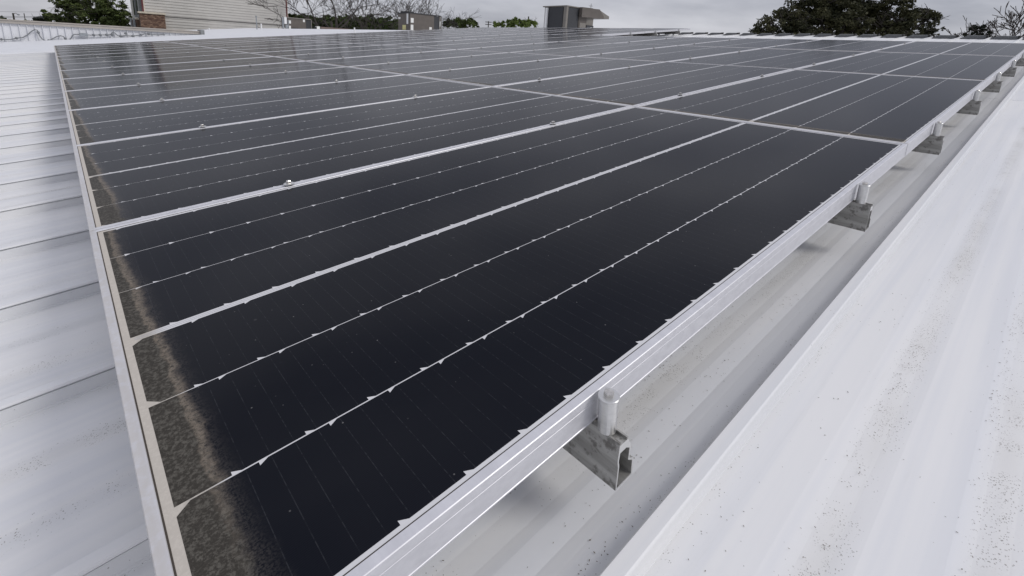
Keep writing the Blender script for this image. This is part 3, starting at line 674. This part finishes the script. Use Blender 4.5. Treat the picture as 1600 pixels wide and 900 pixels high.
def bare(px, pyt, Z, seed, label, lean=0.0, r=.17, depth=5, base_px=None, spread=.42, light=False, zf=3.2, L=None, kids=(2, 3)):
    rnd = random.Random(seed); top = at(px, pyt, Z); b = at(base_px or px, 40, Z)
    o = empty('bare_tree', loc=(b.x, b.y, 0)); tag(o, label, 'tree', 'leafless trees beyond the roof')
    dv_ = Vector((d.x * lean, d.y * lean, 1)).normalized()
    tk = MB(); fork = dv_ * zf; tk.tube([Vector((0, 0, 0)), fork * .5, fork], [r * 1.3, r * 1.05, r], 8); tk.build('trunk', M['barkl' if light else 'bark'], o)
    br = MB(); LL = L or (top.z - zf) * .42
    for k in range(4):
        a = k * 1.57 + rnd.uniform(-.4, .4); nd = (dv_ + Vector((math.cos(a), math.sin(a), 0)) * rnd.uniform(.35, 1.15)).normalized()
        limbs(br, fork, nd, LL * rnd.uniform(.85, 1.1), r * .72, depth - 1, rnd, spread, .06, kids, None, .018)
    br.build('branches', M['barkl' if light else 'bark'], o)
    return o
rr = random.Random(3)
# big live oak on the right
ok = [(1200, 48, 22), (1225, 34, 28), (1255, 20, 32), (1250, 48, 26), (1290, 8, 34), (1290, 38, 32), (1325, 20, 32), (1330, 48, 26), (1350, -2, 30), (1365, 28, 30), (1385, 52, 22), (1395, 6, 26), (1405, 32, 26), (1430, 22, 20), (1425, 50, 22), (1450, 30, 17), (1452, 50, 15), (1310, -12, 26), (1270, -4, 24), (1185, 58, 14)]
leafy('oak_tree', ok, 44, 'oak', 'broad dark evergreen oak standing behind the ridge on the right', 11, 36000, .155, .42, depth=3, wild=.6, fill=1, sub=40)
leafy('leafy_tree', [(95, 6, 14), (120, 12, 20), (150, 6, 24), (150, 28, 22), (165, 20, 22), (140, 18, 18), (104, 22, 12), (112, -2, 14), (178, 12, 20), (180, 34, 18), (120, 36, 14), (198, 30, 14), (160, -12, 20), (95, 30, 9)], 58, 'leaf', 'large green tree with gaps in its crown left of the siding building', 12, 19000, .16, .30, wild=1.6, fill=1, sub=26)
leafy('leafy_bush', [(75, 24, 9), (84, 32, 10), (98, 35, 9)], 66, 'leaf', 'yellowish green young tree at the left foot of the large green tree', 13, 1700, .22, .15, sub=12)
leafy('leafy_bush', [(60, 31, 9), (70, 35, 8), (53, 36, 6)], 76, 'darkleaf', 'dark rounded tree right of the lamp pole', 14, 1500, .25, .15, sub=12)
for i, (a, b_, r_, m_, lab) in enumerate([(2, 32, 7, 'leaf', 'low green treetop at the left edge behind the coping'), (15, 35, 7, 'leaf', 'low green treetop just left of the lamp pole'), (38, 37, 6, 'leaf', 'hazy low treetop between the lamp pole and the thin pole')]):
    leafy('leafy_bush', [(a, b_, r_), (a + 8, b_ + 3, r_ * .8)], 105, m_, lab, 20 + i, 900, .36, .15, sub=10)
for i, (a, b_, lab) in enumerate([(468, 27, 'evergreen bush behind the small air conditioner'), (505, 31, 'evergreen bush under the left bare tree'), (540, 32, 'evergreen bush between the forked bare trees'), (572, 31, 'dense evergreen bush in the middle of the bare trees'), (603, 34, 'evergreen bush left of the middle air conditioner')]):
    leafy('evergreen_bush', [(a - 10, b_ + 2, 9), (a + 4, b_ + 1, 10), (a + 15, b_ + 4, 9), (a, b_ + 9, 10), (a + 14, b_ + 11, 10), (a - 13, b_ + 10, 8)], 62, 'hedge', lab, 30 + i, 6500, .20, .15, 'bush', 'evergreen bushes under the bare trees', sub=26)
for i, (cl, lab, Zz, n_) in enumerate([([(705, 35, 8), (715, 37, 8), (697, 38, 6)], 'low green tree right of the middle air conditioner', 75, 1800), ([(722, 34, 9), (735, 34, 8), (742, 38, 7), (728, 40, 8)], 'rounded green tree left of the distant crossarm pole', 72, 2200),
                         ([(784, 37, 6), (775, 39, 5), (795, 36, 6)], 'sparse bright green treetop right of the crossarm pole', 62, 800), ([(808, 35, 7), (800, 39, 6), (816, 38, 6)], 'bright green treetop in the gap before the large unit', 60, 1200), ([(826, 34, 7), (836, 36, 6), (820, 38, 6)], 'bright green treetop just left of the large air conditioner', 58, 1300)]):
    leafy('leafy_tree', cl, Zz, 'bright' if i > 1 else 'leaf', lab, 40 + i, n_, .24 if i > 1 else .27, .12, wild=.6, sub=12)
bare(500, -20, 62, 51, 'spreading bare tree nearest the small air conditioner', -.1, .17, 6, 510, .42)
bare(512, -45, 52, 52, 'tall thick bare tree left of centre, trunk forking at the roof line', .0, .30, 6, 520, .50)
bare(560, -30, 54, 53, 'bare tree whose trunk leans to the right', .55, .24, 6, 546, .46)
bare(592, -4, 58, 55, 'bare tree with low forked trunk left of the middle air conditioner', -.05, .22, 6, 588, .58)
bare(640, 8, 72, 56, 'thin pale bare tree behind the left end of the middle air conditioner', 0, .12, 6, 636, .45, True)
bare(665, 8, 74, 57, 'thin pale bare tree behind the right end of the middle air conditioner', .1, .12, 6, 664, .45, True)
bare(692, 18, 76, 58, 'small pale bare tree right of the middle air conditioner', .1, .10, 5, 690, .45, True)
bare(1585, -20, 30, 60, 'grey bare tree spreading at the right edge of the picture', -.25, .16, 7, 1590, .42, False, 3.4, 1.9)
bare(1560, 25, 34, 61, 'low bare tree between the dark shrub and the right edge', -.5, .13, 6, 1572, .45, False, 3.6, 1.3)
leafy('dark_tree', [(1520, 45, 9), (1532, 50, 9), (1512, 56, 7), (1540, 56, 9), (1526, 60, 10), (1496, 59, 4), (1552, 61, 6)], 30, 'darkleaf', 'small dark tree with bare twigs sticking up right of the oak', 62, 1500, .12, .10, wild=3, sub=7)
bare(1522, 25, 30, 63, 'bare twigs reaching up through the small dark tree', 0, .06, 4, 1524, .34, False, 4.6, 1.1, (1, 2))

# ------------------------------------------------------------------ wind-blown bits lying in the channel and on the glass
rb_ = random.Random(5)
deb = MB()
LINES = ((-.925, .010), (-1.000, .014), (-1.052, .012), (-1.213, .012), (-1.325, .011), (-1.213, .012), (-1.325, .011), (-1.15, .05))
clus = [(rb_.choice(LINES), rb_.uniform(.1, 1) ** 1.5 * 4.5) for _ in range(70)]
for _ in range(2600):
    if rb_.random() < .6:
        (ly0, sg), cx_ = rb_.choice(clus); x = cx_ + rb_.gauss(0, .06); y = ly0 + rb_.gauss(0, sg * .6)
    else:
        ly0, sg = rb_.choice(LINES); x = rb_.uniform(.05, 1) ** 1.6 * 6; y = ly0 + rb_.gauss(0, sg)
    s_ = rb_.uniform(.0004, .0010) if rb_.random() < .96 else rb_.uniform(.0009, .0013); a = rb_.uniform(0, 3.1)
    if -1.10 < y < -1.068 or x < .06 or y > -.90: continue
    dx, dy = math.cos(a) * s_ * 1.6, math.sin(a) * s_ * 1.6
    z = -HR + (.0110 if -1.056 < y < -1.045 else .0070 if -1.045 <= y < -1.03 else .0155 if -1.068 < y <= -1.056 else .0028); h_ = s_ * .5
    deb.add([(x - dx, y - dy, z), (x + dy * .4, y - dx * .4, z), (x + dx, y + dy, z), (x - dy * .4, y + dx * .4, z), (x, y, z + h_)], [(0, 1, 4), (1, 2, 4), (2, 3, 4), (3, 0, 4)])
db = deb.build('roof_grit', M['grit']); db.matrix_world = ROOF; db['kind'] = 'stuff'; db['label'] = 'dark grit and seed husks scattered in the roof channel beside the panels'; db['category'] = 'grit'
